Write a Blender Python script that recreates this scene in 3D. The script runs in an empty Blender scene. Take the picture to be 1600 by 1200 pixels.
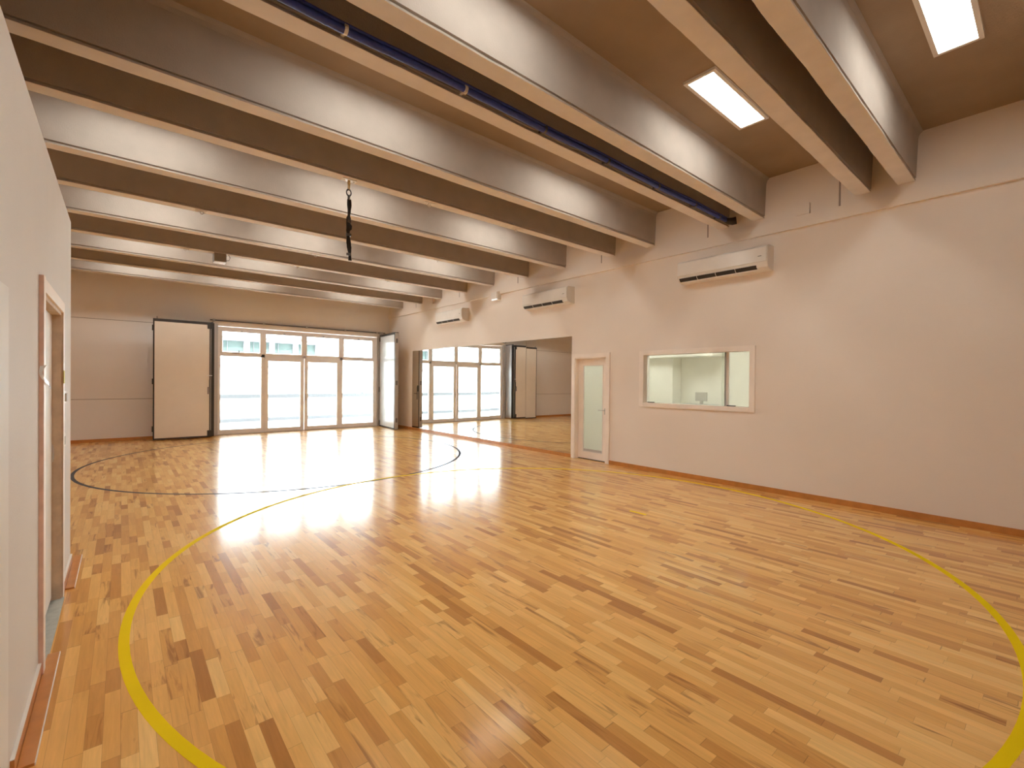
import bpy, bmesh, math, random
from mathutils import Vector, Matrix
random.seed(7)
S = bpy.context.scene
C = S.collection
PI = math.pi

# ------------------------------------------------------------------ camera
F_PX, YAW, PITCH, ROLL, CY = 721.13, 0.7020655, -0.0071997, 0.0089735, 601.69
fw = Vector((math.sin(YAW)*math.cos(PITCH), math.cos(YAW)*math.cos(PITCH), math.sin(PITCH)))
rt = Vector((math.cos(YAW), -math.sin(YAW), 0)); up = rt.cross(fw)
r2 = rt*math.cos(ROLL)+up*math.sin(ROLL); u2 = -rt*math.sin(ROLL)+up*math.cos(ROLL)
cd = bpy.data.cameras.new('camera'); cam = bpy.data.objects.new('camera', cd); C.objects.link(cam)
cd.sensor_fit = 'HORIZONTAL'; cd.sensor_width = 36; cd.lens = 36*F_PX/1600
cd.shift_y = (CY-600)/1600; cd.clip_start = 0.02; cd.clip_end = 300
M = Matrix(((r2.x, u2.x, -fw.x, 0), (r2.y, u2.y, -fw.y, 0), (r2.z, u2.z, -fw.z, 1.57), (0, 0, 0, 1)))
cam.matrix_world = M
S.camera = cam

# ------------------------------------------------------------------ world, sun, exposure
SKY, SUN, LED, BACKLED = 7.5, 9.0, 10.6, 9.5
w = bpy.data.worlds.new('World'); S.world = w; w.use_nodes = True
nt = w.node_tree; bg = nt.nodes['Background']
tcw = nt.nodes.new('ShaderNodeTexCoord'); nz = nt.nodes.new('ShaderNodeTexNoise'); nz.inputs['Scale'].default_value = 2.5; nz.inputs['Detail'].default_value = 5
rpw = nt.nodes.new('ShaderNodeValToRGB')
rpw.color_ramp.elements[0].color = (0.80, 0.90, 1.0, 1); rpw.color_ramp.elements[1].color = (0.97, 0.99, 1.0, 1)
nt.links.new(tcw.outputs['Generated'], nz.inputs['Vector']); nt.links.new(nz.outputs['Fac'], rpw.inputs['Fac']); nt.links.new(rpw.outputs['Color'], bg.inputs['Color'])
bg.inputs['Strength'].default_value = SKY
sl = bpy.data.lights.new('sun', 'SUN'); so = bpy.data.objects.new('sun', sl); C.objects.link(so)
sl.energy = SUN; sl.angle = 0.02; sl.color = (1.0, 0.97, 0.93)
so.rotation_euler = (math.radians(48), 0, math.radians(-18))       # high sun behind the hall, on the building opposite
so.location = (0, -6, 20)
S.view_settings.view_transform = 'Standard'; S.view_settings.look = 'None'
S.view_settings.gamma = 1; S.view_settings.use_curve_mapping = False
S.view_settings.exposure = 0.9
S.cycles.max_bounces = 16; S.cycles.diffuse_bounces = 9; S.cycles.glossy_bounces = 6; S.cycles.transparent_max_bounces = 16

# ------------------------------------------------------------------ measured sizes (metres)
XR, XL, YF, HB, HS = 7.173, -0.330, 15.183, 3.992, 4.56
XO, YB, HL = -4.2, -3.0, 2.882                                     # outer left wall, back wall, partition height

# ------------------------------------------------------------------ materials
def mat(name, col, rough=0.6, metal=0.0, coat=0.0, spec=0.5, var=0.04, vscale=3.0, bump=0.0, bscale=60.0):
    m = bpy.data.materials.new(name); m.use_nodes = True; n = m.node_tree.nodes; L = m.node_tree.links
    b = n['Principled BSDF']; b.inputs['Roughness'].default_value = rough; b.inputs['Metallic'].default_value = metal
    b.inputs['Coat Weight'].default_value = coat; b.inputs['Coat Roughness'].default_value = 0.08
    b.inputs['Specular IOR Level'].default_value = spec
    tc = n.new('ShaderNodeTexCoord'); nz = n.new('ShaderNodeTexNoise'); nz.inputs['Scale'].default_value = vscale; nz.inputs['Detail'].default_value = 4
    L.new(tc.outputs['Object'], nz.inputs['Vector'])
    rp = n.new('ShaderNodeValToRGB'); a = [max(0, c*(1-var)) for c in col]; c2 = [min(1, c*(1+var)) for c in col]
    rp.color_ramp.elements[0].position = .3; rp.color_ramp.elements[1].position = .7
    rp.color_ramp.elements[0].color = (*a, 1); rp.color_ramp.elements[1].color = (*c2, 1)
    L.new(nz.outputs['Fac'], rp.inputs['Fac']); L.new(rp.outputs['Color'], b.inputs['Base Color'])
    if bump:
        n2 = n.new('ShaderNodeTexNoise'); n2.inputs['Scale'].default_value = bscale; n2.inputs['Detail'].default_value = 3
        L.new(tc.outputs['Object'], n2.inputs['Vector'])
        bp = n.new('ShaderNodeBump'); bp.inputs['Strength'].default_value = bump; bp.inputs['Distance'].default_value = 0.004
        L.new(n2.outputs['Fac'], bp.inputs['Height']); L.new(bp.outputs['Normal'], b.inputs['Normal'])
    return m

def emis(name, col, s):
    m = bpy.data.materials.new(name); m.use_nodes = True; n = m.node_tree.nodes; L = m.node_tree.links
    n.clear(); o = n.new('ShaderNodeOutputMaterial'); e = n.new('ShaderNodeEmission')
    e.inputs['Color'].default_value = (*col, 1); e.inputs['Strength'].default_value = s; L.new(e.outputs[0], o.inputs[0]); return m

def glass(name, tint=(0.93, 0.97, 0.96), refl=1.0, ior=1.5):
    m = bpy.data.materials.new(name); m.use_nodes = True; n = m.node_tree.nodes; L = m.node_tree.links
    n.clear(); o = n.new('ShaderNodeOutputMaterial'); mx = n.new('ShaderNodeMixShader')
    t = n.new('ShaderNodeBsdfTransparent'); t.inputs['Color'].default_value = (*tint, 1)
    g = n.new('ShaderNodeBsdfGlossy'); g.inputs['Roughness'].default_value = 0.01
    f = n.new('ShaderNodeFresnel'); f.inputs['IOR'].default_value = ior
    mu = n.new('ShaderNodeMath'); mu.operation = 'MULTIPLY'; mu.inputs[1].default_value = refl
    L.new(f.outputs[0], mu.inputs[0]); L.new(mu.outputs[0], mx.inputs[0]); L.new(t.outputs[0], mx.inputs[1]); L.new(g.outputs[0], mx.inputs[2]); L.new(mx.outputs[0], o.inputs[0])
    return m

def frosted(name, col):
    m = bpy.data.materials.new(name); m.use_nodes = True; n = m.node_tree.nodes; L = m.node_tree.links
    n.clear(); o = n.new('ShaderNodeOutputMaterial'); mx = n.new('ShaderNodeMixShader'); mx.inputs[0].default_value = 0.07
    t = n.new('ShaderNodeBsdfTranslucent'); t.inputs['Color'].default_value = (*col, 1)
    d = n.new('ShaderNodeBsdfDiffuse'); d.inputs['Color'].default_value = (*col, 1)
    m1 = n.new('ShaderNodeMixShader'); m1.inputs[0].default_value = 0.35
    g = n.new('ShaderNodeBsdfGlossy'); g.inputs['Roughness'].default_value = 0.15
    L.new(t.outputs[0], m1.inputs[1]); L.new(d.outputs[0], m1.inputs[2]); L.new(m1.outputs[0], mx.inputs[1]); L.new(g.outputs[0], mx.inputs[2]); L.new(mx.outputs[0], o.inputs[0])
    return m

def wall_mat(name, col, seams_axis=None, seams=(), w=0.006, scale=8):
    """matt paint; joints between the precast panels as thin darker grooves"""
    m = mat(name, col, rough=0.75, spec=0.25, var=0.018, vscale=1.2, bump=0.25, bscale=120)
    if seams:
        n = m.node_tree.nodes; L = m.node_tree.links; b = n['Principled BSDF']
        src = b.inputs['Base Color'].links[0].from_socket
        g = n.new('ShaderNodeNewGeometry'); sp = n.new('ShaderNodeSeparateXYZ'); L.new(g.outputs['Position'], sp.inputs[0])
        acc = None
        for ax, p, z0 in seams:
            c = n.new('ShaderNodeMath'); c.operation = 'COMPARE'; c.inputs[1].default_value = p; c.inputs[2].default_value = w
            L.new(sp.outputs['XYZ'.index(ax)], c.inputs[0]); out = c.outputs[0]
            if z0 is not None:
                gt = n.new('ShaderNodeMath'); gt.operation = 'GREATER_THAN'; gt.inputs[1].default_value = z0; L.new(sp.outputs[2], gt.inputs[0])
                mu = n.new('ShaderNodeMath'); mu.operation = 'MULTIPLY'; L.new(out, mu.inputs[0]); L.new(gt.outputs[0], mu.inputs[1]); out = mu.outputs[0]
            if acc is None: acc = out
            else:
                a = n.new('ShaderNodeMath'); a.operation = 'MAXIMUM'; L.new(acc, a.inputs[0]); L.new(out, a.inputs[1]); acc = a.outputs[0]
        mx = n.new('ShaderNodeMix'); mx.data_type = 'RGBA'; L.new(acc, mx.inputs['Factor']); L.new(src, mx.inputs[6]); mx.inputs[7].default_value = (col[0]*.42, col[1]*.38, col[2]*.36, 1)
        L.new(mx.outputs[2], b.inputs['Base Color'])
    return m

def parquet():
    m = bpy.data.materials.new('beech_parquet'); m.use_nodes = True; nt = m.node_tree; n = nt.nodes; L = nt.links; b = n['Principled BSDF']
    def N(op, a, c=None, d=None):
        x = n.new('ShaderNodeMath'); x.operation = op
        for i, v in enumerate((a, c, d)):
            if v is None: continue
            if isinstance(v, (int, float)): x.inputs[i].default_value = v
            else: L.new(v, x.inputs[i])
        return x.outputs[0]
    def comb(x, y, z=0.0):
        c = n.new('ShaderNodeCombineXYZ')
        for i, v in enumerate((x, y, z)):
            if isinstance(v, (int, float)): c.inputs[i].default_value = v
            else: L.new(v, c.inputs[i])
        return c.outputs[0]
    def wn(vec):
        x = n.new('ShaderNodeTexWhiteNoise'); x.noise_dimensions = '3D'; L.new(vec, x.inputs['Vector']); return x
    def noise(vec, sc, det=3.0, rough=.55, dist=0.0):
        x = n.new('ShaderNodeTexNoise'); x.inputs['Scale'].default_value = sc; x.inputs['Detail'].default_value = det
        x.inputs['Roughness'].default_value = rough; x.inputs['Distortion'].default_value = dist; L.new(vec, x.inputs['Vector']); return x.outputs['Fac']
    g = n.new('ShaderNodeTexCoord'); sp = n.new('ShaderNodeSeparateXYZ'); L.new(g.outputs['Object'], sp.inputs[0])
    X, Y = sp.outputs[0], sp.outputs[1]
    u = N('DIVIDE', X, 0.060); row = N('FLOOR', u); fu = N('FRACT', u)
    r1 = wn(comb(row, 3.7, 1.1)).outputs['Value']
    v0 = N('ADD', N('DIVIDE', Y, 0.36), N('MULTIPLY', r1, 57.0))
    v = N('ADD', v0, N('MULTIPLY', N('SINE', N('MULTIPLY', v0, 2.33)), 0.27))
    cell = N('FLOOR', v); fv = N('FRACT', v)
    idn = wn(comb(row, cell, 9.0)); id1 = idn.outputs['Value']; idc = n.new('ShaderNodeSeparateColor'); L.new(idn.outputs['Color'], idc.inputs[0])
    id2, id3 = idc.outputs[1], idc.outputs[2]
    rp = n.new('ShaderNodeValToRGB'); el = rp.color_ramp.elements
    stops = [(0.0, (0.50, 0.215, 0.050)), (0.07, (0.64, 0.300, 0.076)), (0.20, (0.75, 0.380, 0.100)), (0.42, (0.83, 0.445, 0.128)), (0.66, (0.88, 0.495, 0.152)), (0.86, (0.92, 0.545, 0.180)), (1.0, (0.94, 0.595, 0.215))]
    el[0].position, el[0].color = 0.0, (*stops[0][1], 1); el[1].position, el[1].color = 1.0, (*stops[-1][1], 1)
    for p, c in stops[1:-1]:
        e = el.new(p); e.color = (*c, 1)
    L.new(id1, rp.inputs['Fac'])
    # long grain, figure and heartwood streaks; each block has its own offset
    off = N('MULTIPLY', id2, 40.0)
    grain = noise(comb(N('ADD', N('MULTIPLY', X, 90.0), off), N('MULTIPLY', Y, 5.0), off), 1.0, 4.0, .6)
    fig = noise(comb(N('ADD', N('MULTIPLY', X, 24.0), off), N('MULTIPLY', Y, 2.1), off), 1.0, 3.5, .6, .9)
    gm = N('ADD', N('MULTIPLY', N('SUBTRACT', grain, 0.5), 0.26), N('MULTIPLY', N('SUBTRACT', fig, 0.5), 0.34))
    gm = N('ADD', gm, 1.0)
    hv = n.new('ShaderNodeMix'); hv.data_type = 'RGBA'; hv.blend_type = 'MULTIPLY'; hv.inputs['Factor'].default_value = 1.0
    L.new(rp.outputs['Color'], hv.inputs[6]); L.new(comb(gm, gm, gm), hv.inputs[7])
    heart = N('MULTIPLY', N('SMOOTH_MIN', 1.0, N('MAXIMUM', N('MULTIPLY', N('SUBTRACT', fig, 0.52), 6.5), 0.0), 0.1), N('GREATER_THAN', id3, 0.70))
    hm = n.new('ShaderNodeMix'); hm.data_type = 'RGBA'; L.new(N('MULTIPLY', heart, 0.72), hm.inputs['Factor']); L.new(hv.outputs[2], hm.inputs[6]); hm.inputs[7].default_value = (0.30, 0.105, 0.025, 1)
    # joints
    ju = N('LESS_THAN', N('MINIMUM', fu, N('SUBTRACT', 1.0, fu)), 0.010)
    jv = N('LESS_THAN', N('MINIMUM', fv, N('SUBTRACT', 1.0, fv)), 0.0028)
    j = N('MULTIPLY', N('MAXIMUM', ju, jv), 0.42)
    jm = n.new('ShaderNodeMix'); jm.data_type = 'RGBA'; L.new(j, jm.inputs['Factor']); L.new(hm.outputs[2], jm.inputs[6]); jm.inputs[7].default_value = (0.16, 0.07, 0.025, 1)
    L.new(jm.outputs[2], b.inputs['Base Color'])
    b.inputs['Roughness'].default_value = 0.34; b.inputs['Specular IOR Level'].default_value = 0.06
    b.inputs['Coat Weight'].default_value = 0.9; b.inputs['Coat IOR'].default_value = 1.45
    cr = noise(comb(N('MULTIPLY', X, 1.3), N('MULTIPLY', Y, 1.3), 0.0), 1.0, 3.0)
    L.new(N('ADD', N('MULTIPLY', cr, 0.05), 0.125), b.inputs['Coat Roughness'])
    bp = n.new('ShaderNodeBump'); bp.inputs['Strength'].default_value = 0.06; bp.inputs['Distance'].default_value = 0.002
    L.new(noise(comb(N('MULTIPLY', X, 14.0), N('MULTIPLY', Y, 6.0), id1), 1.0, 2.0), bp.inputs['Height']); L.new(bp.outputs['Normal'], b.inputs['Coat Normal'])
    return m

WALL = (0.88, 0.805, 0.735)
M_ = dict(
    wall=mat('wall_paint', WALL, .75, spec=.25, var=.018, vscale=1.2, bump=.25, bscale=120),
    wall_r=wall_mat('wall_paint_right', WALL, seams=[('Y', y, 3.9) for y in (-.6, 1.87, 3.65, 5.80, 8.30, 10.78, 13.26)], w=.011),
    wall_f=wall_mat('wall_paint_far', (0.92, 0.88, 0.85), seams=[('Z', 1.05, None), ('Z', 3.02, None)], w=.006),
    wall_l=mat('partition_paint', (0.75, 0.735, 0.715), .7, spec=.25, var=.02, vscale=1.5, bump=.2, bscale=120),
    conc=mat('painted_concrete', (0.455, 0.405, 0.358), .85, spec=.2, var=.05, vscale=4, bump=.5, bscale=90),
    soffit=mat('pale_soffit', (0.80, 0.765, 0.745), .7, spec=.2, var=.04, vscale=5, bump=.3, bscale=70),  # beam underside, paler than the beam sides
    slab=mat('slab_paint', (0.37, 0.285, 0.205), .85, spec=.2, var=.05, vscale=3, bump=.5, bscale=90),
    floor=parquet(),
    skirt=mat('cherry_laminate', (0.58, 0.235, 0.055), .38, var=.12, vscale=9, coat=.3),
    mdf=mat('skirting_edge', (0.80, 0.74, 0.68), .6),
    white=mat('white_lacquer', (0.83, 0.79, 0.74), .35, coat=.2),
    casing=mat('casing_paint', (0.95, 0.87, 0.80), .45),
    ac=mat('air_conditioner_plastic', (0.86, 0.83, 0.79), .35),
    acside=mat('air_conditioner_side', (0.80, 0.76, 0.71), .45),
    dark=mat('dark_slot', (0.035, 0.028, 0.025), .7),
    black=mat('black_webbing', (0.02, 0.017, 0.016), .8, bump=.6, bscale=300),
    rubber=mat('dark_gasket', (0.05, 0.045, 0.045), .6),
    alu=mat('aluminium_profile', (0.56, 0.535, 0.53), .42, metal=.35),
    alul=mat('pale_aluminium', (0.86, 0.81, 0.78), .45),
    steel=mat('steel', (0.62, 0.60, 0.58), .3, metal=.9),
    darksteel=mat('dark_steel', (0.16, 0.15, 0.155), .45, metal=.6),
    panel=mat('cream_panel', (0.86, 0.78, 0.69), .42, var=.02, coat=.1),
    panelr=mat('pale_glossy_panel', (0.74, 0.76, 0.76), .22, spec=.4, coat=.15),
    panelw=mat('white_glossy_panel', (0.80, 0.81, 0.80), .16, coat=.6),
    oak=mat('raw_wood_edge', (0.62, 0.49, 0.37), .6, var=.12, vscale=14),
    pinkwood=mat('pink_wood_edge', (0.80, 0.57, 0.49), .6, var=.1, vscale=14),
    doorw=mat('white_door_leaf', (0.82, 0.82, 0.80), .6, spec=.2),
    stone=mat('threshold_stone', (0.42, 0.43, 0.39), .5, var=.12, vscale=25),
    blue=mat('blue_hose', (0.040, 0.072, 0.38), .45, var=.15, vscale=30),
    yellow=mat('yellow_line_paint', (0.88, 0.64, 0.004), .7, spec=.08),
    blackline=mat('grey_line_paint', (0.085, 0.075, 0.075), .7, spec=.08),
    ytape=mat('yellow_tag', (0.62, 0.55, 0.08), .6),
    film=mat('white_film', (0.88, 0.89, 0.90), .3),
    print=mat('grey_print', (0.22, 0.21, 0.21), .5),
    mirror=mat('mirror_silver', (0.86, 0.88, 0.87), .004, metal=1.0, var=0.0),
    glass=glass('clear_glass'), glass2=glass('office_glass', (0.94, 0.965, 0.95), 1.2),
    frost=frosted('frosted_glass', (0.84, 0.88, 0.83)),
    led=emis('led_diffuser', (1.0, 0.975, 0.90), LED), backled=emis('office_led', (0.98, 0.98, 0.92), BACKLED),
    emlens=emis('emergency_light_lens', (1.0, 1.0, 0.95), 0.6),
    brass=mat('yellow_zinc', (0.62, 0.47, 0.22), .4, metal=.8),
    facade=mat('white_render', (0.84, 0.84, 0.84), .8, var=.01),
    teal=mat('teal_window_glass', (0.085, 0.108, 0.102), .6, spec=.05, var=.1),
    kerb=mat('kerb_stone', (0.11, 0.11, 0.115), .7), tealf=mat('pale_window_frame', (0.10, 0.105, 0.11), .5),
    cop=mat('grey_coping', (0.055, 0.056, 0.06), .6), terrace=mat('pale_paving', (0.62, 0.62, 0.62), .8, var=.03),
    grey=mat('grey_plastic', (0.30, 0.28, 0.26), .5), bwall=mat('office_wall', (0.84, 0.82, 0.74), .7),
    midgrey=mat('light_grey_plastic', (0.52, 0.50, 0.45), .5),
    desk=mat('office_counter', (0.55, 0.56, 0.55), .5),
)

# ------------------------------------------------------------------ mesh helpers
def bx(bm, x0, x1, y0, y1, z0, z1, bev=0.0):
    x0, x1 = sorted((x0, x1)); y0, y1 = sorted((y0, y1)); z0, z1 = sorted((z0, z1))
    t = bmesh.new(); vs = [t.verts.new((x, y, z)) for x in (x0, x1) for y in (y0, y1) for z in (z0, z1)]
    for f in ((0, 1, 3, 2), (4, 6, 7, 5), (0, 4, 5, 1), (2, 3, 7, 6), (0, 2, 6, 4), (1, 5, 7, 3)): t.faces.new([vs[i] for i in f])
    if bev: bmesh.ops.bevel(t, geom=t.edges[:], offset=bev, segments=2, affect='EDGES', profile=.7)
    me = bpy.data.meshes.new('t'); t.to_mesh(me); t.free(); bm.from_mesh(me); bpy.data.meshes.remove(me)
def tube(bm, pts, r, seg=10, caps=True):
    pts = [Vector(p) for p in pts]; rings = []
    for i, p in enumerate(pts):
        d = (pts[min(i+1, len(pts)-1)]-pts[max(i-1, 0)]).normalized()
        a = Vector((0, 0, 1)) if abs(d.z) < .9 else Vector((1, 0, 0))
        s = d.cross(a).normalized(); t = d.cross(s).normalized()
        rr = r[i] if isinstance(r, (list, tuple)) else r
        rings.append([bm.verts.new(p+(s*math.cos(2*PI*k/seg)+t*math.sin(2*PI*k/seg))*rr) for k in range(seg)])
    for a, b in zip(rings, rings[1:]):
        for k in range(seg): bm.faces.new((a[k], a[(k+1) % seg], b[(k+1) % seg], b[k]))
    if caps: bm.faces.new(rings[0][::-1]); bm.faces.new(rings[-1])
def torus(bm, c, R, r, axis='y', sz=1.0, seg=18, k=8):
    c = Vector(c); pr = []
    for i in range(seg):
        a = 2*PI*i/seg; ring = []
        for j in range(k):
            b = 2*PI*j/k; q = R+r*math.cos(b)
            if axis == 'y': v = Vector((q*math.cos(a), r*math.sin(b), q*math.sin(a)*sz))
            else: v = Vector((r*math.sin(b), q*math.cos(a), q*math.sin(a)*sz))
            ring.append(bm.verts.new(c+v))
        pr.append(ring)
    for i in range(seg):
        for j in range(k): bm.faces.new((pr[i][j], pr[(i+1) % seg][j], pr[(i+1) % seg][(j+1) % k], pr[i][(j+1) % k]))
def prism(bm, prof, axis, a0, a1):
    """closed 2-D profile swept along an axis"""
    def P(u, v, t): return {'x': (t, u, v), 'y': (u, t, v), 'z': (u, v, t)}[axis]
    A = [bm.verts.new(P(u, v, a0)) for u, v in prof]; B = [bm.verts.new(P(u, v, a1)) for u, v in prof]
    n = len(prof)
    for i in range(n): bm.faces.new((A[i], A[(i+1) % n], B[(i+1) % n], B[i]))
    bm.faces.new(A[::-1]); bm.faces.new(B)
def obj(name, bm, m, parent=None, smooth=False):
    if isinstance(bm, (list, tuple)):
        t = bmesh.new()
        for b in bm: bx(t, *b)
        bm = t
    bmesh.ops.recalc_face_normals(bm, faces=bm.faces[:])
    me = bpy.data.meshes.new(name); bm.to_mesh(me); bm.free(); o = bpy.data.objects.new(name, me); C.objects.link(o)
    for x in (m if isinstance(m, (list, tuple)) else [m]): me.materials.append(x if not isinstance(x, str) else M_[x])
    if smooth:
        for p in me.polygons: p.use_smooth = True
    if parent is not None:
        o.parent = parent; me.transform(Matrix.Translation(-world_loc(parent)))
    return o
def world_loc(o):
    l = Vector(o.location)
    while o.parent is not None: o = o.parent; l += Vector(o.location)
    return l
def thing(name, label, cat, loc, group=None):
    o = bpy.data.objects.new(name, None); C.objects.link(o); o.location = loc; o.empty_display_size = .1
    return tag(o, label, cat, group)
def tag(o, label, cat=None, group=None):
    o['label'] = label
    if cat: o['category'] = cat
    if group: o['group'] = group
    return o
def struct(name, bm, m, label=None, parent=None):
    o = obj(name, bm, m, parent)
    if parent is None: o['kind'] = 'structure'
    if label: o['label'] = label
    return o
def sthing(name, label, loc):
    o = bpy.data.objects.new(name, None); C.objects.link(o); o.location = loc; o['kind'] = 'structure'; o['label'] = label; o['category'] = name.split('_')[0]; return o
def dup(o, off=(0, 0, 0), parent=None, top=True):
    c = o.copy(); C.objects.link(c)
    if top: c.location = Vector(o.location)+Vector(off)
    if parent is not None: c.parent = parent
    for ch in list(o.children): dup(ch, parent=c, top=False)
    return c
def frame(bm, axis, p0, p1, a0, a1, b0, b1, w, wb=None):
    """rectangular frame: thickness p0..p1 along axis, outline a0..a1 x b0..b1 (b=z), member width w"""
    wb = w if wb is None else wb
    def B(A0, A1, Z0, Z1):
        if axis == 'x': bx(bm, p0, p1, A0, A1, Z0, Z1)
        else: bx(bm, A0, A1, p0, p1, Z0, Z1)
    B(a0, a0+w, b0, b1); B(a1-w, a1, b0, b1); B(a0+w, a1-w, b1-w, b1)
    if wb > 0: B(a0+w, a1-w, b0, b0+wb)

# ------------------------------------------------------------------ room shell
XB = 10.0
struct('floor', [(XO, XR+.12, YB, YF+.14, -.12, 0)], 'floor', 'glossy beech parquet floor of the hall')
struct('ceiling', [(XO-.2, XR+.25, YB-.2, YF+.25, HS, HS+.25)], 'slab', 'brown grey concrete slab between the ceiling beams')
# right wall with door and office window openings
DY0, DY1, DZ = 5.65, 6.45, 2.065
WY0, WY1, WZ0, WZ1 = 2.965, 4.815, 1.212, 2.070
R0, R1 = XR, XR+.12
struct('wall_right', [(R0, R1, YB, WY0, 0, HS), (R0, R1, WY0, WY1, 0, WZ0), (R0, R1, WY0, WY1, WZ1, HS), (R0, R1, WY1, DY0, 0, HS),
                      (R0, R1, DY0, DY1, DZ, HS), (R0, R1, DY1, YF+.12, 0, HS)], 'wall_r', 'long pale pinkish wall on the right with mirror, door and air conditioners')
GX0, GX1, GZ = 2.05, 6.72, 3.06
struct('wall_far', [(XO, GX0, YF, YF+.14, 0, HS), (GX0, GX1, YF, YF+.14, GZ, HS), (GX1, XR+.12, YF, YF+.14, 0, HS)], 'wall_f', 'far wall of horizontal precast panels around the glazing')
struct('wall_back', [(XO, XR+.12, YB-.12, YB, 0, HS)], 'wall')
struct('wall_outer', [(XO-.12, XO, YB-.12, YF+.14, 0, HS)], 'wall')
# left partition (2.9 m high, stops below the beams), with a door opening
LY0, LY1, LZ, LYE = 3.50, 4.55, 2.03, 5.396
PT = .10
struct('wall_left', [(XL-PT, XL, YB, LY0, 0, HL), (XL-PT, XL, LY0, LY1, LZ, HL), (XL-PT, XL, LY1, LYE, 0, HL),
                     (XO, XL-PT, LYE-.10, LYE, 0, HL)], 'wall_l', 'low white partition wall on the left, below the beams')
# right wall: cable tray and skirting
struct('trim_1', [(XR-.045, XR, YB, YF, 3.735, 3.895)], 'wall', 'long white cable duct along the top of the right wall')
for k, (y0, y1, z1) in enumerate([(2.205, 2.365, 4.045), (12.15, 12.38, 4.06)]):
    b = obj('junction_box', [(XR-.05, XR, y0, y1, 3.895, z1, .004)], 'wall')
    tag(b, ['small white junction box on the cable duct near the ceiling light', 'small white junction box on the cable duct above the farthest air conditioner'][k], 'box')
struct('baseboard_right', [(XR-.014, XR, YB, 5.56, 0, .075, .002), (XR-.014, XR, 6.54, YF, 0, .075, .002)], 'skirt', 'orange wooden skirting along the right wall')
struct('baseboard_far', [(XO, 1.88, YF-.014, YF, 0, .075, .002), (6.80, XR-.014, YF-.014, YF, 0, .075, .002)], 'skirt', 'orange wooden skirting along the far wall')
def mdfboard(y0, y1):
    e = sthing('baseboard_left', 'orange skirting with pale top edge on the left partition', (XL, y0, 0))
    obj('face', [(XL, XL+.013, y0, y1, 0, .072)], 'skirt', e); obj('top_edge', [(XL, XL+.013, y0, y1, .072, .0755)], 'mdf', e)['label'] = 'pale unfinished top edge'
    return e
mdfboard(2.62, 3.43)
mdfboard(4.66, LYE-.005)['label'] = 'short orange skirting between left door and partition corner'

# ------------------------------------------------------------------ ceiling beams (camera-side bottom edge, far bottom edge)
YBM = [1.112, 1.541, 2.795, 3.312, 4.614, 5.471, 6.746, 7.921, 9.204, 10.406, 11.690, 12.856, 14.146]
BW = .163
lab = ['second', 'third', 'fourth', 'fifth', 'sixth', 'seventh', 'eighth', 'ninth', 'tenth', 'eleventh', 'twelfth']
def beam(y0, seed, zb=HB):
    rnd = random.Random(seed); y1 = y0+BW; bm = bmesh.new(); n = 180; x0, x1 = XO, XR
    a1 = [0.0]*(n+1); a2 = [0.0]*(n+1); c1 = c2 = 0.0; kick = 0
    for i in range(n+1):
        c1 = c1*.88+rnd.gauss(0, .0014); c2 = c2*.9+rnd.gauss(0, .0012)
        a1[i] = c1; a2[i] = c2
    rings = []
    for i in range(n+1):
        x = x0+(x1-x0)*i/n; l1 = -.0035+a1[i]*.8; l2 = max(-.004, .003+a2[i]); dz = a1[i]*.4
        prof = [(y0-.065, HS+.01), (y0-.052, HS-.012), (y0-.030, HS-.032), (y0-.018, HS-.07),
                (y0-.002, zb+.036), (y0+.016, zb+.032), (y0+.016, zb+.019+dz), (y0-l1, zb+.017+dz), (y0-l1, zb+.002),
                (y0-l1+.003, zb), (y1+l2-.003, zb), (y1+l2, zb+.002), (y1+l2, zb+.015), (y1-.006, zb+.022), (y1-.004, zb+.04),
                (y1+.018, HS-.07), (y1+.030, HS-.032), (y1+.052, HS-.012), (y1+.065, HS+.01)]
        rings.append([bm.verts.new((x, y, z)) for y, z in prof])
    m = len(rings[0])
    for r, s in zip(rings, rings[1:]):
        for k in range(m):
            f = bm.faces.new((r[k], r[(k+1) % m], s[(k+1) % m], s[k]))
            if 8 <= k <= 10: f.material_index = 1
    bm.faces.new(rings[0][::-1]); bm.faces.new(rings[-1])
    return bm
for i, y in enumerate([-2.95, -1.72, -1.28, -.09]):
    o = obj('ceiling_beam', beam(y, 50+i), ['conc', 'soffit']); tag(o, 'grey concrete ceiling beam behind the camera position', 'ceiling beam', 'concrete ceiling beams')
BL = ['ceiling beam beside the ceiling light at the top right corner', 'ceiling beam between the two visible ceiling lights, darker and farther one of that pair',
      'ceiling beam directly beyond the fully visible ceiling light, before the blue pipe', 'ceiling beam that carries the blue pipe',
      'ceiling beam directly beyond the blue pipe beam', 'ceiling beam from which the black strap hangs',
      'ceiling beam directly beyond the strap beam', 'ceiling beam second beyond the strap beam, with small brackets',
      'ceiling beam third beyond the strap beam', 'ceiling beam that carries the small dark speaker box',
      'ceiling beam directly beyond the speaker box beam', 'second last ceiling beam before the far wall', 'last ceiling beam, close against the far wall']
for i, y in enumerate(YBM):
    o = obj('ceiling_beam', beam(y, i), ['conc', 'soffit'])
    tag(o, 'grey '+('concrete ' if len(BL[i]) < 80 else '')+BL[i], 'ceiling beam', 'concrete ceiling beams')

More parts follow.
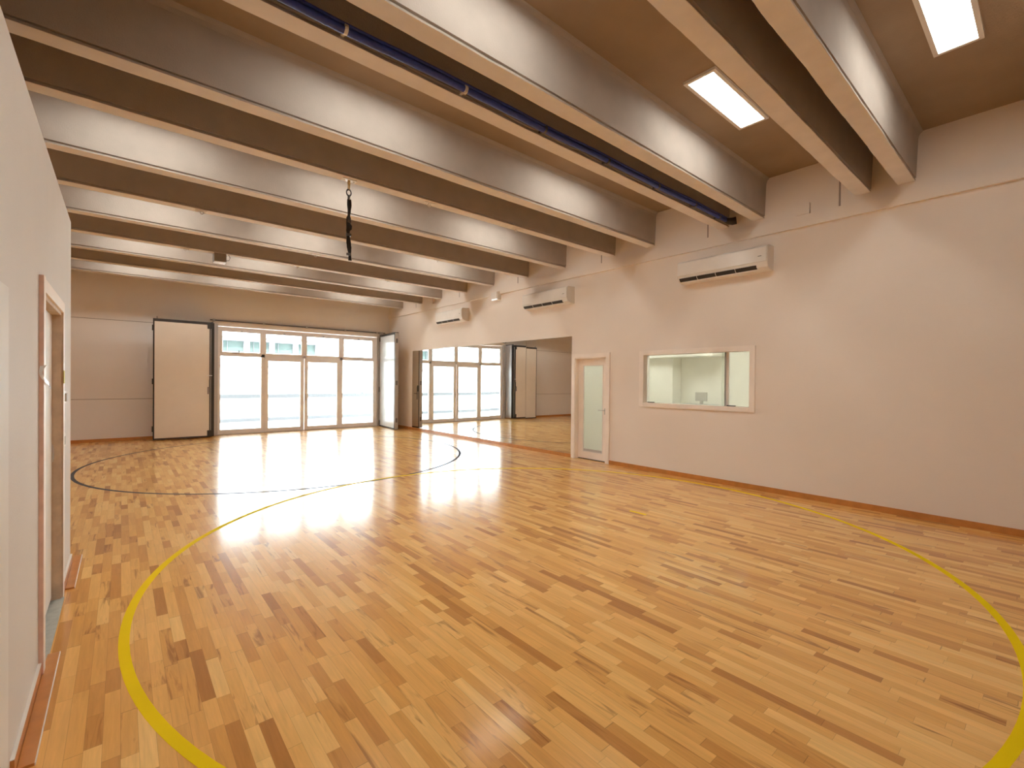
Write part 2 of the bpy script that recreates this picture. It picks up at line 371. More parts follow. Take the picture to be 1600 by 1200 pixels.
# ------------------------------------------------------------------ LED ceiling lights in the wide bays
def led(x, y):
    e = thing('ceiling_light', '', 'ceiling light', (x, y, HS), 'rectangular ceiling lights')
    hx, hy = .59, .127
    b = bmesh.new(); frame(b, 'z', 0, 0, 0, 0, 0, 0, 0) if False else None
    for q in ((-hx-.035, hx+.035, -hy-.035, -hy), (-hx-.035, hx+.035, hy, hy+.035), (-hx-.035, -hx, -hy, hy), (hx, hx+.035, -hy, hy)):
        bx(b, x+q[0], x+q[1], y+q[2], y+q[3], HS-.028, HS)
    obj('frame', b, 'acside', e)
    obj('diffuser', [(x-hx, x+hx, y-hy, y+hy, HS-.018, HS-.004)], 'led', e)
    return e
bays = [(.595, [2.0, 4.975], 0), (2.275, [1.9, 4.88], 1), (4.03, [1.9, 4.8], 2), (6.17, [.2, 2.5, 5.0], 3), (8.63, [.35, 2.6, 5.4], 4), (11.1, [.3, 2.4, 5.6], 5), (13.55, [.3, 2.4, 5.5], 6)]
proto = None
for y, xs, bi in bays:
    for x in xs:
        if proto is None: proto = led(x, y); L = proto
        else: L = dup(proto, (x-proto.location.x, y-proto.location.y, 0))
        if bi == 0 and x > 4: t = 'white glowing rectangular ceiling light in the top right corner, cut by the frame'
        elif bi == 1 and x > 4: t = 'white glowing rectangular ceiling light seen whole, between two concrete beams'
        else: t = 'white rectangular ceiling light hidden behind the concrete beams'
        L['label'] = t

# ------------------------------------------------------------------ blue pipe beside the fourth beam
e = thing('blue_pipe', 'dark blue pipe clipped along the side of a concrete ceiling beam', 'pipe', (XR-.2, 3.24, 4.02))
b = bmesh.new(); pts = [(XO+.1+i*(6.93-XO-.1)/40, 3.245+.004*math.sin(i*1.7), 4.022+.005*math.sin(i*.9)) for i in range(41)]
tube(b, pts, .027, 12); tube(b, [(p[0], p[1]-.012, p[2]+.036) for p in pts], .012, 8); obj('tube', b, 'blue', e, True)
for x in (1.19, 2.2, 3.13, 4.1, 5.1, 6.0, 6.7):
    b = bmesh.new(); tube(b, [(x-.012, 3.245, 4.022), (x+.012, 3.245, 4.022)], .034, 14); bx(b, x-.012, x+.012, 3.262, 3.318, 4.01, 4.03)
    obj('clamp', b, 'acside' if x < 2.6 else 'darksteel', e)['label'] = 'pale clamp' if x < 2.6 else 'dark clamp'
b = bmesh.new(); tube(b, [(6.90, 3.245, 4.022), (6.98, 3.235, 4.022), (7.04, 3.20, 4.024), (7.06, 3.15, 4.03)], [.03, .045, .055, .055], 16); obj('elbow', b, 'rubber', e, True)

# ------------------------------------------------------------------ brackets, strap, speaker on the beams
def bracket(x, y, label, m='acside', plate=True):
    e = thing('ceiling_bracket', label, 'bracket', (x, y, HB), 'small anchor brackets under the beams')
    b = bmesh.new(); bx(b, x-.075, x+.075, y-.028, y+.028, HB-.010, HB, .003)
    for sx in (-1, 1): tube(b, [(x+sx*.05, y, HB-.010), (x+sx*.05, y, HB-.020)], .009, 8)
    obj('plate', b, m, e)
    b = bmesh.new(); torus(b, (x, y, HB-.030), .020, .006, 'y'); obj('eye', b, 'steel', e, True)
    return e
bb = YBM[5]+.08
bracket(3.19, bb, 'white anchor bracket under the strap beam, right of the hanging strap', 'film')
bracket(4.75, bb, 'small steel bracket under the strap beam, near the middle air conditioner')
bracket(.876, YBM[7]+.07, 'small bracket under a beam at the upper left, nearest the left wall')
bracket(4.80, YBM[7]+.07, 'small bracket under a beam above the middle of the mirror')
bracket(2.85, YBM[7]+1.283+.07, 'white bracket on the beam behind the strap end', 'film')
bracket(.905, YBM[9]+.07, 'small bracket on the beam just left of the speaker box')
bracket(2.86, YBM[9]+.07, 'small bracket on the speaker beam, above the glazing', 'film')
bracket(4.9, YBM[9]+.07, 'small bracket on the speaker beam near the farthest air conditioner', 'film')
hx, hy = 2.091, YBM[5]+.085
e = thing('hanging_strap', 'black webbing strap hanging by a metal hook from a ceiling beam', 'strap', (hx, hy, HB))
b = bmesh.new(); bx(b, hx-.085, hx+.085, hy-.035, hy+.035, HB-.012, HB, .004)
for sx in (-.06, .06): tube(b, [(hx+sx, hy, HB-.012), (hx+sx, hy, HB-.026)], .011, 8)
obj('anchor_plate', b, 'film', e)['label'] = 'white anchor plate'
b = bmesh.new(); tube(b, [(hx, hy, HB-.01), (hx, hy, HB-.06)], .016, 10); torus(b, (hx, hy, HB-.085), .020, .007, 'x', 1.5); obj('swivel', b, 'brass', e, True)
b = bmesh.new(); torus(b, (hx, hy, HB-.155), .028, .008, 'y', 1.35); torus(b, (hx, hy, HB-.215), .022, .008, 'x', 1.2); obj('carabiner', b, 'darksteel', e, True)
b = bmesh.new(); rnd = random.Random(3)
prof = []
for i in range(34):
    t = i/33; z = HB-.235-t*.735; wv = .022+.005*math.sin(t*19)+rnd.uniform(-.002, .002)
    if .28 < t < .36 or .42 < t < .50: wv += .009
    if t > .85: wv *= .85
    cx = hx+.010*math.sin(t*7+1)-.004+(.012 if .42 < t < .5 else 0)+t*.012; tw = .5*math.sin(t*6)
    prof.append((cx, z, wv, tw))
rings = []
for cx, z, wv, tw in prof:
    dx, dy = math.cos(tw), math.sin(tw); nx, ny = -dy, dx
    rings.append([b.verts.new((cx+sx*dx*wv+sn*nx*.007, hy+sx*dy*wv+sn*ny*.007, z)) for sx, sn in ((-1, -1), (1, -1), (1, 1), (-1, 1))])
for r, s in zip(rings, rings[1:]):
    for k in range(4): b.faces.new((r[k], r[(k+1) % 4], s[(k+1) % 4], s[k]))
b.faces.new(rings[0][::-1]); b.faces.new(rings[-1]); obj('webbing', b, 'black', e)
for t, s in ((.36, .026), (.58, .03), (.9, .022)):
    z = HB-.235-t*.735; b = bmesh.new(); bx(b, hx-s, hx+s, hy-.014, hy+.014, z-.018, z+.014, .005); obj('buckle', b, 'darksteel', e)
# speaker box
sx0, sy = 1.345, YBM[9]+.02
e = thing('speaker_box', 'small dark box speaker with white grille under a far ceiling beam', 'speaker', (sx0+.1, sy+.1, HB))
obj('cabinet', [(sx0, sx0+.20, sy, sy+.20, HB-.155, HB, .006)], 'grey', e)
b = bmesh.new(); prism(b, [(sy-.01, HB-.158), (sy-.01, HB-.172), (sy+.19, HB-.172), (sy+.21, HB-.155)], 'x', sx0+.004, sx0+.196); obj('grille', b, 'ac', e)['label'] = 'pale grille'
b = bmesh.new(); tube(b, [(sx0+.2, sy+.05, HB-.12), (sx0+.25, sy+.05, HB-.11), (sx0+.27, sy+.05, HB-.05), (sx0+.24, sy+.05, HB-.0)], .005, 6); obj('cable', b, 'dark', e, True)

# ------------------------------------------------------------------ air conditioners on the right wall
def aircon(y0, y1, label):
    e = thing('air_conditioner', label, 'air conditioner', (XR, (y0+y1)/2, 3.2), 'white wall air conditioners')
    zt, zb = 3.555, 3.205; d = .225; X = XR
    side = [(X, zt), (X-d+.02, zt-.012), (X-d, zt-.035), (X-d, zb+.10), (X-d+.03, zb+.035), (X-.10, zb), (X, zb)]
    b = bmesh.new(); prism(b, side, 'y', y0+.012, y1-.012); bmesh.ops.recalc_face_normals(b, faces=b.faces[:])
    obj('body', b, 'ac', e)
    for q in (y0, y1-.012):
        b = bmesh.new(); prism(b, [(X if u == X else u+.004, v) for u, v in side], 'y', q, q+.012); obj('side_cap', b, 'acside', e)
    bm = bmesh.new(); prism(bm, [(X-d-.012, zt-.045), (X-d+.002, zt-.045), (X-d+.002, zb+.105), (X-d-.012, zb+.11)], 'y', y0+.01, y1-.01); obj('front_panel', bm, 'ac', e)
    # outlet slot across the lower front edge
    a = (X-d+.008, zb+.068); m = (X-d+.030, zb+.035); c = (X-d+.055, zb+.024)
    bm = bmesh.new(); prism(bm, [(a[0]-.004, a[1]), (m[0]-.005, m[1]-.002), (c[0], c[1]-.006), (c[0], c[1]+.01), (a[0]+.01, a[1])], 'y', y0+.155, y1-.03); obj('air_outlet', bm, 'dark', e)['label'] = 'dark air outlet slot'
    for k in range(1, 4):
        yy = y0+.155+(y1-y0-.185)*k/4; bm = bmesh.new(); prism(bm, [(a[0]-.006, a[1]), (m[0]-.008, m[1]-.002), (c[0], c[1]-.009), (c[0], c[1]+.01), (a[0]+.01, a[1])], 'y', yy-.004, yy+.004); obj('vane', bm, 'acside', e)
    bm = bmesh.new(); prism(bm, [(c[0]-.002, c[1]-.004), (c[0], c[1]-.020), (c[0]+.004, c[1]-.020), (c[0]+.006, c[1]-.002)], 'y', y0+.14, y1-.03); obj('flap', bm, 'ac', e)
    obj('display_lamp', [(X-d-.0135, X-d-.012, y0+.075, y0+.125, zb+.185, zb+.192)], 'dark', e)
    return e
aircon(2.664, 4.045, 'large white wall air conditioner nearest the camera, above the office window')
aircon(6.495, 7.875, 'middle white wall air conditioner above the right end of the mirror')
aircon(10.32, 11.68, 'farthest and smallest looking white wall air conditioner, above the mirror')
e = thing('emergency_light', 'small white emergency light box below the cable duct', 'emergency light', (XR, 9.1, 3.63))
obj('housing', [(XR-.10, XR, 8.93, 9.20, 3.60, 3.80, .008)], 'acside', e)
obj('front_cover', [(XR-.125, XR-.10, 8.95, 9.18, 3.62, 3.79, .006)], 'ac', e)
obj('lens', [(XR-.122, XR-.09, 8.97, 9.16, 3.594, 3.622)], 'emlens', e)['label'] = 'glowing lens'

# ------------------------------------------------------------------ mirror panels
ms = [6.552, 7.974, 9.339, 10.74, 12.10, 13.452]
ml = ['mirror panel at the right end of the mirror wall, next to the white door', 'second mirror panel from the white door, reflecting the beige folding panel',
      'middle one of the five mirror panels on the right wall', 'fourth mirror panel from the white door, reflecting glazing', 'farthest mirror panel, reflecting the dark side of the folding panel']
for k in range(5):
    y0, y1 = ms[k]+.0015, ms[k+1]-.0015; b = bmesh.new(); bx(b, -.006, 0, y0-(y0+y1)/2, y1-(y0+y1)/2, .078, 2.53)
    o = obj('mirror_panel', b, 'mirror'); o.location = (XR-.001, (y0+y1)/2, 0); tag(o, 'tall '+ml[k], 'mirror', 'mirror panels on the right wall')
    o.location.x -= [0.003, 0.001, .002, .001, .002][k]; o.rotation_euler = (0, math.radians([.10, -.08, 0, 0, 0][k]), math.radians([.0, .0, .0, .05, 0][k]))

# ------------------------------------------------------------------ door with frosted glass (right wall)
d1 = sthing('door_1', 'white door with tall frosted glass pane beside the mirror', (XR, 6.05, 0))
b = bmesh.new()
bx(b, XR-.022, XR, 5.560, 5.650, 0, 2.15, .004); bx(b, XR-.022, XR, 6.45, 6.540, 0, 2.15, .004); bx(b, XR-.022, XR, 5.65, 6.45, 2.065, 2.15, .004)
obj('casing', b, 'casing', d1)
b = bmesh.new(); bx(b, XR-.005, XR+.12, 5.62, 5.665, 0, 2.05); bx(b, XR-.005, XR+.12, 6.435, 6.48, 0, 2.05); bx(b, XR-.005, XR+.12, 5.665, 6.435, 2.05, 2.08); obj('jamb', b, 'casing', d1)
lx = XR+.085
b = bmesh.new(); frame(b, 'x', lx, lx+.04, 5.668, 6.432, .018, 2.047, .135, .14); lf = obj('door_leaf', b, 'casing', d1)
b = bmesh.new(); frame(b, 'x', lx-.006, lx+.01, 5.795, 6.305, .15, 1.92, .014); obj('glazing_bead', b, 'alul', lf)
obj('frosted_pane', [(lx+.015, lx+.023, 5.80, 6.30, .155, 1.915)], 'frost', lf)
obj('pane_strip', [(lx+.004, lx+.014, 5.81, 6.29, .165, .215)], 'alu', lf)['label'] = 'grey strip at the foot of the pane'
b = bmesh.new(); tube(b, [(lx, 5.74, 1.02), (lx-.045, 5.74, 1.02), (lx-.05, 5.76, 1.02), (lx-.05, 5.87, 1.018)], .009, 8); bx(b, lx-.006, lx, 5.722, 5.758, .94, 1.06, .003); obj('door_handle', b, 'steel', lf, True)
obj('sweep', [(lx+.005, lx+.035, 5.67, 6.43, .001, .018)], 'dark', d1)

# ------------------------------------------------------------------ office window (right wall)
w2 = sthing('window_2', 'wide internal office window with pale casing on the right wall', (XR, 3.9, 1.2))
b = bmesh.new(); bx(b, XR-.024, XR, 2.895, 2.975, 1.145, 2.142, .004); bx(b, XR-.024, XR, 4.805, 4.895, 1.145, 2.142, .004); bx(b, XR-.024, XR, 2.975, 4.805, 2.065, 2.142, .004); bx(b, XR-.024, XR, 2.975, 4.805, 1.145, 1.217, .004)
obj('casing', b, 'casing', w2)
b = bmesh.new(); frame(b, 'x', XR, XR+.17, 2.955, 4.825, 1.202, 2.080, .014); obj('window_frame', b, 'casing', w2)
obj('window_pane', [(XR+.105, XR+.111, 3.40, 4.81, 1.216, 2.066)], 'glass2', w2)
obj('window_pane', [(XR+.135, XR+.141, 2.97, 3.46, 1.216, 2.066)], 'glass2', w2)
obj('pane_edge', [(XR+.100, XR+.116, 3.385, 3.40, 1.216, 2.066)], 'grey', w2)
obj('mullion', [(XR+.125, XR+.165, 3.352, 3.388, 1.216, 2.066)], 'casing', w2)
for y in (4.72, 3.29):
    obj('sash_clip', [(XR+.085, XR+.104, y-.07, y+.07, 1.217, 1.232, .004)], 'dark', w2)
# office behind
O0 = XR+.12
struct('wall_office', [(9.6, 9.7, .6, 7.6, 0, 2.8), (O0, 9.6, .5, .6, 0, 2.8), (O0, 9.6, 7.6, 7.7, 0, 2.8), (9.25, 9.6, 5.47, 7.6, 0, 2.8), (O0, 9.7, .5, 7.7, 2.8, 2.9)], 'bwall', 'pale office walls behind the internal window')
struct('floor_office', [(O0, 9.7, .5, 7.7, -.12, 0)], 'desk')
struct('trim_2', [(9.0, 9.6, 4.45, 7.6, 2.13, 2.8)], 'bwall', 'added box in the office imitating a band reflected in the pane')  # added box, shaped to imitate the reflection-like band in the left pane
e = thing('counter', 'grey office counter seen through the internal window', 'counter', (9.2, 4.8, 0))
obj('top', [(8.9, 9.59, 4.35, 5.3, 1.10, 1.13, .004)], 'desk', e); obj('cabinet', [(8.98, 9.58, 4.4, 5.25, 0, 1.10)], 'bwall', e)
e = thing('monitor', 'small grey monitor on the office counter behind the internal window', 'monitor', (9.3, 4.8, 1.13))
obj('screen', [(9.27, 9.30, 4.70, 4.95, 1.20, 1.385, .004)], 'midgrey', e); obj('stand', [(9.27, 9.32, 4.80, 4.85, 1.13, 1.21), (9.2, 9.36, 4.74, 4.91, 1.13, 1.14)], 'midgrey', e)
for y in (1.8, 4.1, 6.2):
    e = thing('office_light', 'square ceiling light of the office behind the internal window', 'ceiling light', (8.2, y, 2.8), 'office ceiling lights')
    b = bmesh.new(); 
    for q in ((-.33, .33, -.33, -.30), (-.33, .33, .30, .33), (-.33, -.30, -.30, .30), (.30, .33, -.30, .30)): bx(b, 8.2+q[0], 8.2+q[1], y+q[2], y+q[3], 2.77, 2.8)
    obj('frame', b, 'ac', e); obj('diffuser', [(7.9, 8.5, y-.30, y+.30, 2.78, 2.795)], 'backled', e)

# ------------------------------------------------------------------ far glazing
g = sthing('window_1', 'large pale aluminium glazed front with double door in the far wall', (4.38, YF, 0))
fy0, fy1 = YF+.0, YF+.07
cols = [2.05, 3.19, 4.345, 5.50, 6.72]
b = bmesh.new()
bx(b, 2.05, 2.115, fy0, fy1, 0, 3.05); bx(b, 6.60, 6.72, fy0, fy1, 0, 3.05)
bx(b, 2.115, 6.60, fy0, fy1, 2.965, 3.05)
for x in (3.19, 4.345, 5.50): bx(b, x-.045, x+.045, fy0, fy1, 2.26 if x == 4.345 else 0, 2.965)
bx(b, 2.115, 6.60, fy0, fy1, 2.225, 2.31)
bx(b, 2.115, 3.145, fy0, fy1, 0, .14); bx(b, 5.545, 6.60, fy0, fy1, 0, .14)
obj('window_frame', b, 'alul', g)
obj('sill', [(2.05, 6.72, YF-.012, YF+.09, 0, .018)], 'alu', g)
up_x = [(2.115, 3.155), (3.225, 4.31), (4.38, 5.465), (5.535, 6.60)]
for x0, x1 in up_x:
    b = bmesh.new(); frame(b, 'y', fy0-.012, fy1-.02, x0+.002, x1-.002, 2.30, 2.963, .044); s = obj('transom_sash', b, 'alul', g)
    obj('pane', [(x0+.03, x1-.03, YF+.025, YF+.033, 2.33, 2.93)], 'glass', s)
    xm = (x0+x1)/2; obj('catch', [(xm-.025, xm+.025, fy0-.028, fy0-.012, 2.938, 2.955, .003)], 'darksteel', s)
for x0, x1 in (up_x[0], up_x[3]):
    obj('fixed_pane', [(x0, x1, YF+.03, YF+.038, .11, 2.235)], 'glass', g)
for k, (x0, x1) in enumerate(((3.228, 4.337), (4.353, 5.462))):
    b = bmesh.new(); frame(b, 'y', fy0-.018, fy1-.02, x0, x1, .022, 2.225, .102, .10); s = obj('door_leaf', b, 'alul', g)
    obj('pane', [(x0+.095, x1-.095, YF+.02, YF+.028, .085, 2.14)], 'glass', s)
    if k == 1:
        b = bmesh.new(); bx(b, x0+.02, x0+.055, fy0-.03, fy0-.018, .93, 1.13, .004); tube(b, [(x0+.037, fy0-.02, 1.06), (x0+.037, fy0-.07, 1.06), (x0+.12, fy0-.075, 1.055)], .009, 8); obj('door_handle', b, 'steel', s, True)
# small opener on the first transom
obj('transom_opener', [(2.40, 2.58, fy0-.03, fy0-.012, 2.325, 2.345, .003), (2.55, 2.575, fy0-.05, fy0-.012, 2.345, 2.39, .003)], 'darksteel', g)
# trims: left post, lintel strip, rail
struct('trim_3', [(1.905, 1.955, YF-.055, YF, 0, 3.10), (1.955, 2.045, YF-.075, YF, 0, 3.10), (6.725, 6.80, YF-.03, YF, 0, 3.10)], 'alu', 'grey post beside the glazing')
struct('trim_4', [(1.95, 6.80, YF-.02, YF, 3.06, 3.19)], 'pinkwood' if False else 'wall', 'pale strip above the glazing')
e = thing('folding_rail', 'dark steel guide rail above the far glazing', 'rail', (4.4, YF, 3.2))
obj('rail', [(1.86, 7.0, YF-.06, YF-.02, 3.195, 3.225, .004)], 'darksteel', e)
for x in (1.95, 3.2, 4.4, 5.6, 6.7): obj('rail_bracket', [(x-.03, x+.03, YF-.07, YF, 3.18, 3.24, .004)], 'alu', e)
obj('roller', [(6.78, 6.90, YF-.10, YF-.02, 3.17, 3.24, .005)], 'steel', e)

# ------------------------------------------------------------------ folding panels (two stacked leaves each side)
def leaf(bmf, bmg, u0, u1, t0, t1, z0, z1): pass
e = thing('folding_door', 'folded beige panel doors with dark gasket edges against the far wall', 'folding door', (1.2, 14.65, 0))
def leafset(par, xf, z0, z1, L0, L1, T0, T1, mf, inner=False):
    """one leaf: core, gasket frame, hinges. xf maps (l, t, z) to world"""
    def box(n, q, m, p, lab=None):
        b = bmesh.new(); bx(b, *q); 
        for v in b.verts: v.co = xf(v.co)
        o = obj(n, b, m, p)
        if lab: o['label'] = lab
        return o
    core = box('leaf', (L0+.028, L1-.028, T0, T1, z0+.035, z1-.07, .003), mf, par)
    b = bmesh.new()
    for q in ((L0, L0+.028, T0-.001, T1+.001, z0, z1), (L1-.028, L1, T0-.001, T1+.001, z0, z1), (L0+.028, L1-.028, T0-.002, T1+.002, z1-.07, z1), (L0+.028, L1-.028, T0-.002, T1+.002, z0, z0+.035)): bx(b, *q)
    for v in b.verts: v.co = xf(v.co)
    obj('gasket', b, 'rubber', core)['label'] = 'dark edge gasket'
    return core
def put(n, q, m, xf, p, lab=None):
    b = bmesh.new(); bx(b, *q)
    for v in b.verts: v.co = xf(v.co)
    o = obj(n, b, m, p)
    if lab: o['label'] = lab
    return o
def xfL(v):   # l along the leaf from hinge (x=1.86) to the left, t towards the room
    l, t, z = v; return Vector((1.812-l, 14.70-t, z))
c1 = leafset(e, xfL, .030, 3.080, 0, 1.215, .055, .105, 'panel')
c2 = leafset(e, xfL, .030, 3.080, -.045, 1.19, 0, .045, 'panelw')
put('jamb_leaf', (-.085, -.045, -.42, -.03, .03, 3.08, .004), 'alu', xfL, e, 'narrow grey leaf at the hinge side')
put('gasket', (-.095, -.035, -.03, .0, .03, 3.08, .003), 'rubber', xfL, e)
for z in (.13, 2.98): put('corner_block', (-.012, .075, .10, .118, z-.075, z+.075, .004), 'rubber', xfL, e)
put('lock_plate', (.01, .035, .105, .116, 1.33, 1.55, .003), 'darksteel', xfL, e)
put('handle', (.045, .068, .105, .132, 1.17, 1.36, .006), 'darksteel', xfL, e)
put('bolt', (-.03, .09, .105, .125, 1.655, 1.672, .003), 'film', xfL, e, 'pale sliding bolt')
for z in (.30, 1.50, 2.85): put('hinge', (1.205, 1.235, .03, .075, z-.07, z+.07, .004), 'rubber', xfL, e)
put('guide_pin', (1.13, 1.145, .07, .085, 3.08, 3.14), 'darksteel', xfL, e)
put('roller_arm', (-.07, -.04, -.45, .04, 3.085, 3.115, .003), 'darksteel', xfL, e)

e = thing('folding_door', 'folded white glossy panel doors standing out from the far wall beside the mirror', 'folding door', (6.85, YF-.7, 0))
def xfR(v):   # l from the wall out into the room, t from the left face to the right
    l, t, z = v; return Vector((6.80+t-l*.092, YF-.05-l*.996-t*.092, z))
c1 = leafset(e, xfR, .012, 3.125, 0, 1.42, 0, .045, 'panelr')
c2 = leafset(e, xfR, .012, 3.125, 0.03, 1.44, .075, .125, 'panel')
for z in (.13, 2.98): put('corner_block', (0, .07, -.012, .004, z-.075, z+.075, .004), 'rubber', xfR, e)
for z in (.30, 1.50, 2.85): put('hinge', (1.42, 1.455, .035, .09, z-.07, z+.07, .004), 'darksteel', xfR, e)
put('handle', (.02, .045, -.03, 0, 1.17, 1.36, .006), 'darksteel', xfR, e)
put('lock_plate', (1.335, 1.365, .125, .140, .95, 1.38, .004), 'darksteel', xfR, e)
put('handle', (1.375, 1.405, .125, .160, 1.22, 1.42, .006), 'darksteel', xfR, e)
b = bmesh.new(); tube(b, [xfR((1.35, .14, 1.15)), xfR((1.35, .18, 1.15)), xfR((1.24, .18, 1.15))], .009, 8); obj('lever', b, 'darksteel', e, True)
put('edge_profile', (1.442, 1.452, .0, .12, .012, 3.10), 'alu', xfR, e)

# ------------------------------------------------------------------ left door (partition)
d2 = sthing('door_2', 'white flush door with unfinished wooden frame in the left partition', (XL, 4.0, 0))
b = bmesh.new(); bx(b, XL, XL+.020, 3.425, 3.50, 0.0, 2.105); obj('casing', b, 'casing', d2)
obj('casing_edge', [(XL+.001, XL+.0185, 3.420, 3.4255, 0.0, 2.105)], 'pinkwood', d2)['label'] = 'raw pinkish wood edge of the near casing'
b = bmesh.new(); bx(b, XL, XL+.018, 3.50, 4.56, 2.03, 2.10, .002); obj('head_casing', b, 'casing', d2)
obj('jamb', [(XL-PT, XL+.004, 4.53, 4.555, 0, 2.03), (XL-PT, XL+.004, 3.485, 3.505, 0, 2.03), (XL-PT, XL+.004, 3.505, 4.53, 2.008, 2.032)], 'oak', d2)
b = bmesh.new(); bx(b, XL, XL+.016, 4.555, 4.63, 0, 2.10, .002); obj('casing', b, 'casing', d2)
obj('casing_edge', [(XL+.004, XL+.0155, 4.548, 4.5555, 0, 2.095)], 'oak', d2)
obj('door_leaf', [(XL-.085, XL-.042, 3.508, 4.527, .03, 2.004, .002)], 'doorw', d2)
obj('threshold', [(XL-PT, XL+.022, 3.505, 4.56, 0, .010)], 'stone', d2)['label'] = 'grey green stone threshold'
obj('strike_plate', [(XL-.040, XL-.034, 4.527, 4.531, .98, 1.10), (XL-.04, XL-.030, 4.523, 4.5305, 1.0, 1.08)], 'steel', d2)
obj('tag', [(XL+.016, XL+.019, 4.535, 4.60, 1.53, 1.62)], 'ytape', d2)['label'] = 'yellow tape tag'
# second door near the camera, at the frame's left edge
d3 = sthing('door_3', 'white door panel in the left partition at the photo edge', (XL, 2.0, 0))
obj('door_leaf', [(XL, XL+.012, 1.55, 2.500, 0.01, 1.90, .003)], 'doorw', d3)
# film strip
b = bmesh.new(); prevs = []
key = [(.010, 3.417, 1.632), (.004, 3.408, 1.605), (.006, 3.404, 1.580), (.016, 3.420, 1.558), (.024, 3.475, 1.540), (.025, 3.550, 1.524), (.022, 3.640, 1.508)]
for i in range(31):                                               # Catmull-Rom through the key points
    q = i/30*(len(key)-1); k0 = min(int(q), len(key)-2); f = q-k0
    P = [Vector(key[max(0, min(len(key)-1, k0+d))]) for d in (-1, 0, 1, 2)]
    c = .5*((2*P[1])+(P[2]-P[0])*f+(2*P[0]-5*P[1]+4*P[2]-P[3])*f*f+(3*P[1]-P[0]-3*P[2]+P[3])*f**3)
    t = i/30; wx = .016*max(0, 1-t*2.0); wz = .004+.010*min(1, t*2.2)*(1-.45*t)
    prevs.append((Vector((XL+c.x+.005, c.y, c.z)), Vector((wx, 0, wz))))
for (p, w_), (p2, w2_) in zip(prevs, prevs[1:]):
    b.faces.new([b.verts.new(v) for v in (p+w_, p2+w2_, p2-w2_*.6, p-w_*.6)])
bmesh.ops.remove_doubles(b, verts=b.verts[:], dist=1e-5)
g2 = bmesh.ops.extrude_face_region(b, geom=b.faces[:]); bmesh.ops.translate(b, verts=[v for v in g2['geom'] if isinstance(v, bmesh.types.BMVert)], vec=(.0006, -.0008, 0))
o = obj('film_strip', b, ['film', 'print']); tag(o, 'curled white plastic film strip peeling off the near edge of the left door frame', 'film strip')
for p in o.data.polygons:
    if p.center.y > 3.47 and int(p.center.y*110) % 2: p.material_index = 1
# switches
e = thing('light_switch', 'white thermostat switch plate on the partition beside the left door, upper one', 'switch', (XL, 4.76, 1.43))
obj('plate', [(XL, XL+.010, 4.70, 4.83, 1.38, 1.47, .003)], 'ac', e); obj('rocker', [(XL+.010, XL+.022, 4.72, 4.81, 1.395, 1.455, .003)], 'midgrey', e)
e = thing('wall_socket', 'white blank socket plate on the partition below the thermostat', 'socket', (XL, 4.76, 1.10))
obj('plate', [(XL, XL+.009, 4.70, 4.82, 1.06, 1.15, .003)], 'ac', e); obj('insert', [(XL+.009, XL+.012, 4.73, 4.79, 1.075, 1.135, .001)], 'midgrey', e)
# loose skirting boards lying on the floor
for y0, y1, l in ((2.655, 3.655, 'long orange skirting board lying on the floor near the camera, left'), (4.72, 5.555, 'short orange skirting board lying on the floor past the left door')):
    e = thing('skirting_board', l, 'skirting board', (XL+.03, (y0+y1)/2, 0), 'loose skirting boards by the partition')
    x0, x1 = XL+.0145, XL+.064
    obj('board', [(x0, x1, y0, y1, 0, .012)], 'skirt', e); obj('edge', [(x1, x1+.0035, y0, y1, 0, .0122)], 'mdf', e)['label'] = 'pale board edge'

# ------------------------------------------------------------------ painted court lines
def arc_line(cx, cy, r, w_, z=.0012, a0=0, a1=2*PI, n=160):
    b = bmesh.new(); pr = None
    for i in range(n+1):
        a = a0+(a1-a0)*i/n; q = [b.verts.new((cx+rr*math.cos(a), cy+rr*math.sin(a), zz)) for rr in (r-w_, r) for zz in (0.0, z)]
        if pr:
            b.faces.new((pr[1], pr[3], q[3], q[1])); b.faces.new((pr[0], pr[1], q[1], q[0])); b.faces.new((pr[2], pr[3], q[3], q[2]))
        pr = q
    bmesh.ops.remove_doubles(b, verts=b.verts[:], dist=1e-6)
    return b
tag(obj('court_circle', arc_line(3.466, 3.523, 3.479, .052), 'yellow'), 'large yellow circle line painted on the near parquet', 'court line')
tag(obj('court_circle', arc_line(2.805, 10.31, 3.437, .050, .0008), 'blackline'), 'large dark grey circle line painted on the far parquet', 'court line')
def seg(p, q, w_, m, l):
    p, q = Vector((*p, 0)), Vector((*q, 0)); d = (q-p).normalized(); s = Vector((-d.y, d.x, 0))*w_/2; b = bmesh.new()
    v = [b.verts.new(c) for c in (p+s, p-s, q-s, q+s)]; f = b.faces.new(v); g_ = bmesh.ops.extrude_face_region(b, geom=[f]); bmesh.ops.translate(b, verts=[x for x in g_['geom'] if isinstance(x, bmesh.types.BMVert)], vec=(0, 0, .0012))
    tag(obj('court_mark', b, m), l, 'court line')
seg((3.327, 8.955), (3.725, 9.18), .04, 'blackline', 'short dark line mark inside the grey circle, nearer one')
seg((1.809, 11.527), (2.210, 11.70), .03, 'blackline', 'short faint dark line mark inside the grey circle, near the glazing')
seg((4.766, 3.375), (4.775, 3.15), .04, 'yellow', 'short yellow line mark inside the yellow circle')

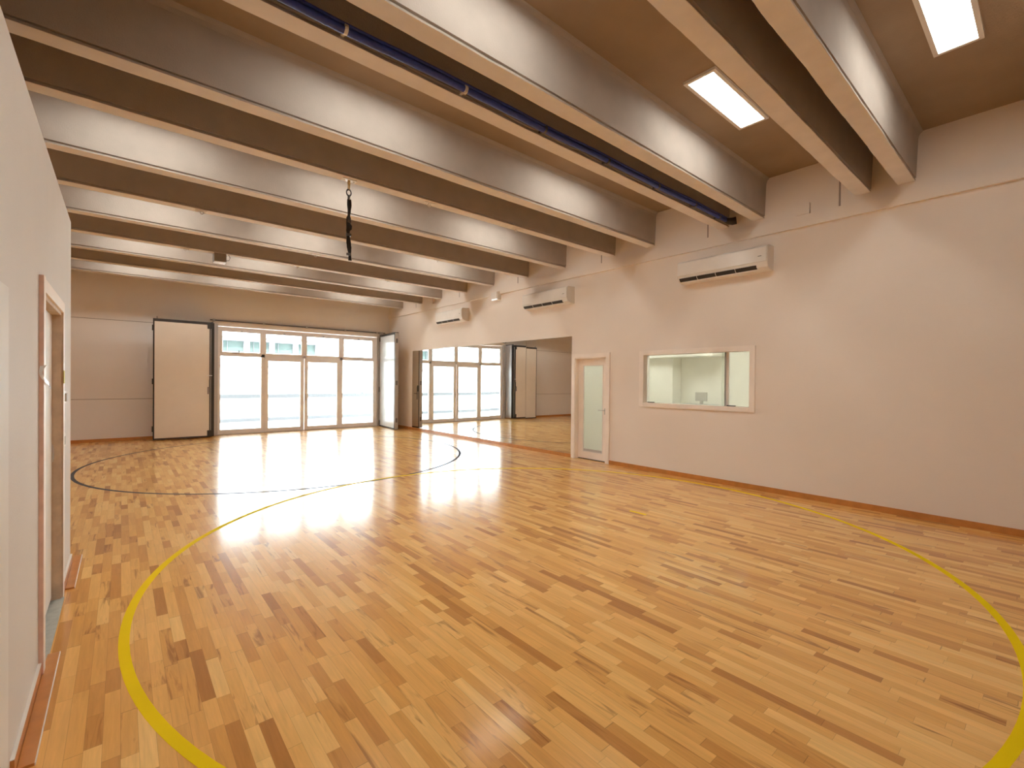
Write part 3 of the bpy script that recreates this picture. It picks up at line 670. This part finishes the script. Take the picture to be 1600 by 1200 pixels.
# ------------------------------------------------------------------ outside
ZG = -.02
struct('ground', [(-30, 45, YF+.14, 60, ZG-.3, ZG)], 'terrace', 'pale paved yard outside the glazing')
YW = 20.0
e = thing('parapet_wall', 'low white wall with grey coping in the yard outside the glazing', 'wall', (5, YW, 0))
obj('wall', [(-14, 26, YW, YW+.18, ZG, .85)], 'facade', e); obj('coping', [(-14, 26, YW-.05, YW+.23, .85, .995, .005)], 'cop', e)
obj('kerb', [(-14, 26, YW-.35, YW-.01, ZG, .10)], 'kerb', e)
obj('post', [(8.15, 8.25, YW+.02, YW+.12, .965, 1.05)], 'cop', e)
FY = 30.0; k = FY/25.0
def fz(z): return 1.57+(z-1.57)*k
e = thing('building', 'white building with a band of greenish windows across the yard', 'building', (0, FY, 0))
bxs = [(1.35, 3.3), (3.57, 4.46), (4.67, 5.56), (5.76, 6.65), (6.86, 7.75)]
bxs = [(-2.8, -.9), (-.6, 1.2), (1.42, 3.33), (3.57, 4.46), (4.67, 5.56), (5.76, 6.65), (6.86, 7.75)]
w0, w1 = fz(2.86), fz(3.41); xe = 7.95*k
bm_ = [(-20, bxs[0][0]*k, FY, FY+8, ZG, fz(4.2)), (bxs[0][0]*k, xe, FY, FY+8, ZG, w0), (bxs[0][0]*k, xe, FY, FY+8, w1, fz(4.2)), (bxs[-1][1]*k, xe, FY, FY+8, w0, w1), (bxs[0][0]*k, bxs[-1][1]*k, FY+.35, FY+8, w0, w1)]
for a_, c_ in zip(bxs, bxs[1:]): bm_.append((a_[1]*k, c_[0]*k, FY, FY+.35, w0, w1))
obj('facade', bm_, 'facade', e)
obj('eave', [(-20, xe+.35, FY-.35, FY, fz(3.50), fz(3.58))], 'tealf', e)
obj('ledge', [(-20, xe, FY-.06, FY, fz(2.18), fz(2.24))], 'tealf', e)
for x0, x1 in bxs:
    b = bmesh.new(); frame(b, 'y', FY+.14, FY+.2, x0*k, x1*k, w0, w1, .04); bx(b, x0*k+.25*(x1-x0), x0*k+.25*(x1-x0)+.04, FY+.14, FY+.2, w0, w1); s = obj('window', b, 'tealf', e)
    obj('pane', [(x0*k+.03, x1*k-.03, FY+.2, FY+.22, w0+.03, w1-.03)], 'teal', s)
